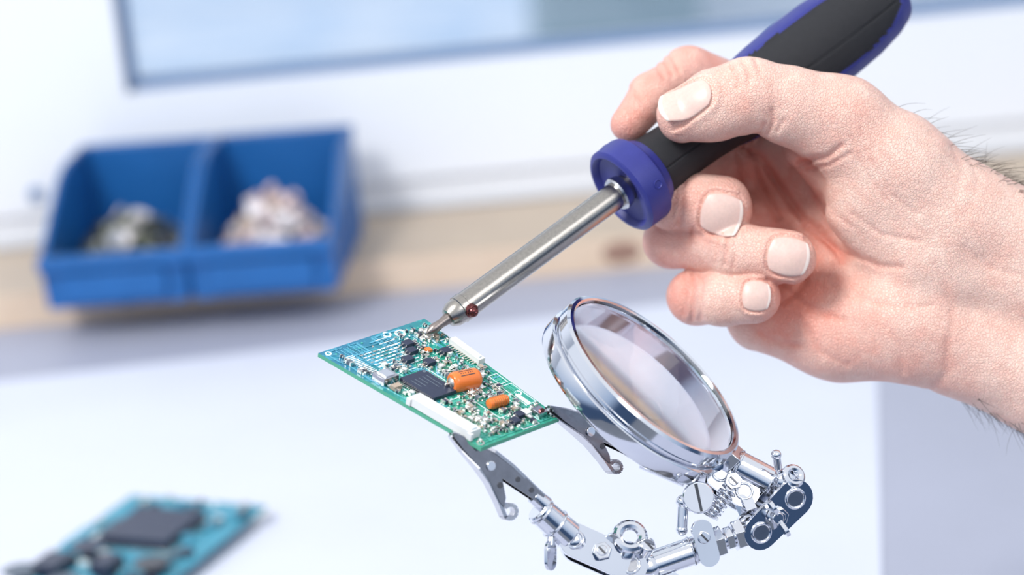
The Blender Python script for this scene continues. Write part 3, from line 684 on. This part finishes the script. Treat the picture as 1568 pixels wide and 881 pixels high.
# storage bins
def storage_bin(name,o,yaw,fill):
    W_,D_,Hh=.1065,.164,.082; t=.0025
    R=Matrix.Rotation(yaw,3,'Z'); o=V(o)
    L2=lambda x,y,z: o+R@V((x,y,z))
    root=empty(name); g=MB()
    X,Y_=R@V((1,0,0)),R@V((0,1,0)); zz=V((0,0,1))
    side=[(0.006,0),(D_,0),(D_,Hh),(D_*.62,Hh),(D_*.50,Hh*.93),(0.012,Hh*.50),(0,Hh*.46),(0,Hh*.40)]
    for x in (t/2,W_-t/2): g.prism(side,L2(x,0,0),Y_,zz,X,t,'bin')
    g.box(L2(W_/2,D_/2+.003,t/2),(X,Y_,zz),(W_/2-t,D_/2-.004,t/2),'bin')
    g.box(L2(W_/2,D_-t/2,Hh/2),(X,Y_,zz),(W_/2-t,t/2,Hh/2),'bin')
    g.box(L2(W_/2,.004,Hh*.20),(X,Y_,zz),(W_/2-t,t/2,Hh*.20),'bin')
    # rolled rims
    rim=[(0.001,Hh*.44),(0.012,Hh*.50),(D_*.50,Hh*.93),(D_*.62,Hh),(D_,Hh)]
    for x in (t*.5,W_-t*.5): g.tube([L2(x,a,b) for a,b in rim],.0028,'bin',8)
    g.tube([L2(0,D_,Hh),L2(W_,D_,Hh)],.0028,'bin',8)
    g.box(L2(W_/2,.000,Hh*.43),(X,Y_,zz),(W_/2+.001,.0045,.005),'bin')
    g.box(L2(W_/2,-.001,Hh*.2),(X,Y_,zz),(W_*.36,.002,Hh*.13),'bin')   # label holder
    for y in (.25,.5,.75): g.box(L2(W_+.0008,D_*y,Hh*.3),(X,Y_,zz),(.001,.002,Hh*.28),'bin')
    g.build('shell',frame=False,bevel=.0006,parent=root)
    g=MB()
    # heap of parts resting on the bottom
    for i in range(330 if fill=='bolts' else 420):
        a=random.gauss(.5,.19 if fill=='bolts' else .23);b_=random.gauss(.40,.19)
        if not(.1<a<.9 and .08<b_<.85): continue
        hgt=(.040 if fill=='bolts' else .054)*math.exp(-((a-.5)**2+(b_-.42)**2)/.11); z=.006+random.random()*hgt
        c=L2(W_*a,D_*b_,z); d=V((random.gauss(0,1),random.gauss(0,1),random.gauss(0,.6))).normalized()
        if fill=='bolts':
            l=random.uniform(.005,.009); g.cyl(c-d*l,c+d*l,.0018,'bolts',n=8); g.cyl(c+d*l,c+d*(l+.0025),.0036,random.choice(['bolts','bolts','chrome_dull','whitebits']),n=6)
        else:
            e=d.orthogonal().normalized(); k=random.choice(['pinkbits','whitebits','pinkbits','whitebits','pinkbits','tan','chrome_dull'])
            g.box(c,(d,e,d.cross(e)),(random.uniform(.004,.009),random.uniform(.002,.005),.002),k)
    g.build('contents',frame=False,parent=root,smooth=(fill=='bolts'))
yaw=math.radians(-5); ex=V((math.cos(yaw),math.sin(yaw),0))
o=V((-.341,1.698,Z+.0268)); storage_bin('storage_bin',o,yaw,'bolts'); storage_bin('storage_bin.001',o+ex*.109,yaw,'bits')
# circuit board lying on the table
root=empty('circuit_board.001'); g=MB()
cx=V((-.226,1.270,Z+.0085)); e=V((.423,.906,0)).normalized(); e2=V((-e.y,e.x,0)); zz=V((0,0,1))
def bb(x,y,hx,hy,h,k,z0=.0016): g.box(cx+e*x+e2*y+zz*(z0+h/2),(e,e2,zz),(hx,hy,h/2),k)
bb(0,0,.070,.046,.0016,'pcbbg',0)
for x in(-.064,.064):
    for y in(-.040,.040): g.cyl(cx+e*x+e2*y-zz*.0072,cx+e*x+e2*y,.003,'conn',bev=.0003)
bb(.020,.0,.022,.022,.006,'ic',.002); bb(.020,.0,.024,.024,.001,'solder',.0016)
bb(-.040,.028,.010,.008,.008,'ic');bb(-.036,-.005,.008,.006,.009,'ic');bb(.055,-.025,.004,.010,.002,'trace2');bb(.0,.036,.012,.004,.005,'trace2')
for x,y in((-.058,.01),(-.062,-.02),(-.03,-.03),(-.05,-.035),(-.02,.018),(-.055,.04)): c=cx+e*x+e2*y+zz*.0016; g.cyl(c,c+zz*random.uniform(.004,.009),.0045,random.choice(['grey','ic','darkmetal']),bev=.0006)
for i in range(120):
    x,y=random.uniform(-.066,.066),random.uniform(-.042,.042)
    if -.008<x<.048 and abs(y)<.026: continue
    bb(x,y,random.uniform(.0012,.004),random.uniform(.001,.003),random.uniform(.001,.004),random.choice(['silk','tan','ic','ic','grey','solder','trace2','trace2']))
g.build('board_assembly',frame=False,parent=root,bevel=.0003)
# outdoors
g=MB(); g.wbox(-40,40,2.6,80,-2.6,-2.5,'snow'); g.build('ground_outside',frame=False)
g=MB(); g.wbox(0.25,0.9,10,14,-2.5,2,'bld'); g.wbox(0.9,2.6,10.5,14,-2.5,2,'wall'); g.wbox(0.2,2.65,9.9,14.1,2,2.3,'wall'); g.build('building_outside',frame=False)

# ------------------------------------------------------------------ light, world, camera
w=bpy.data.worlds.new('World'); scene.world=w; w.use_nodes=True; nt=w.node_tree;N=nt.nodes;L=nt.links
bg=N['Background']; tc=N.new('ShaderNodeTexCoord'); sx=N.new('ShaderNodeSeparateXYZ'); L.new(tc.outputs['Generated'],sx.inputs[0])
mr=N.new('ShaderNodeMapRange'); mr.inputs[1].default_value=-1; mr.inputs[2].default_value=1; L.new(sx.outputs['Z'],mr.inputs[0])
cr=N.new('ShaderNodeValToRGB'); L.new(mr.outputs[0],cr.inputs[0])
el=cr.color_ramp.elements; el[0].position=0.0; el[0].color=(.05,.08,.14,1); el[1].position=1; el[1].color=(.97,1.0,1.06,1)
for p_,c_ in((.47,(.05,.09,.18,1)),(.53,(.42,.54,.74,1)),(.68,(.88,.94,1.05,1))):
    k=el.new(p_); k.color=c_
L.new(cr.outputs[0],bg.inputs[0]); bg.inputs[1].default_value=1.02
def area(name,loc,tgt,size,power,col=(1,1,1)):
    l=bpy.data.lights.new(name,'AREA'); l.energy=power; l.size=size; l.color=col
    o=bpy.data.objects.new(name,l); scene.collection.objects.link(o); o.location=loc
    o.rotation_euler=(V(tgt)-V(loc)).to_track_quat('-Z','Y').to_euler(); return o
area('ceiling_lamp',(-0.9,0.1,2.35),(0,1.0,1.0),0.5,32,(1,.995,.985))
area('ceiling_lamp.001',(0.9,-0.5,2.2),(0.1,1.0,1.0),0.9,8,(.97,.98,1))
cam=bpy.data.cameras.new('camera'); co=bpy.data.objects.new('camera',cam); scene.collection.objects.link(co)
R=Matrix((right,up,-fwd)).transposed(); co.matrix_world=Matrix.Translation(CAMPOS)@R.to_4x4()
cam.sensor_width=36; cam.lens=36*4533.5/1920; cam.clip_start=.05; cam.clip_end=300
cam.dof.use_dof=True; cam.dof.focus_distance=0.890; cam.dof.aperture_fstop=5.8
scene.camera=co
scene.view_settings.view_transform='Standard'; scene.view_settings.look='None'
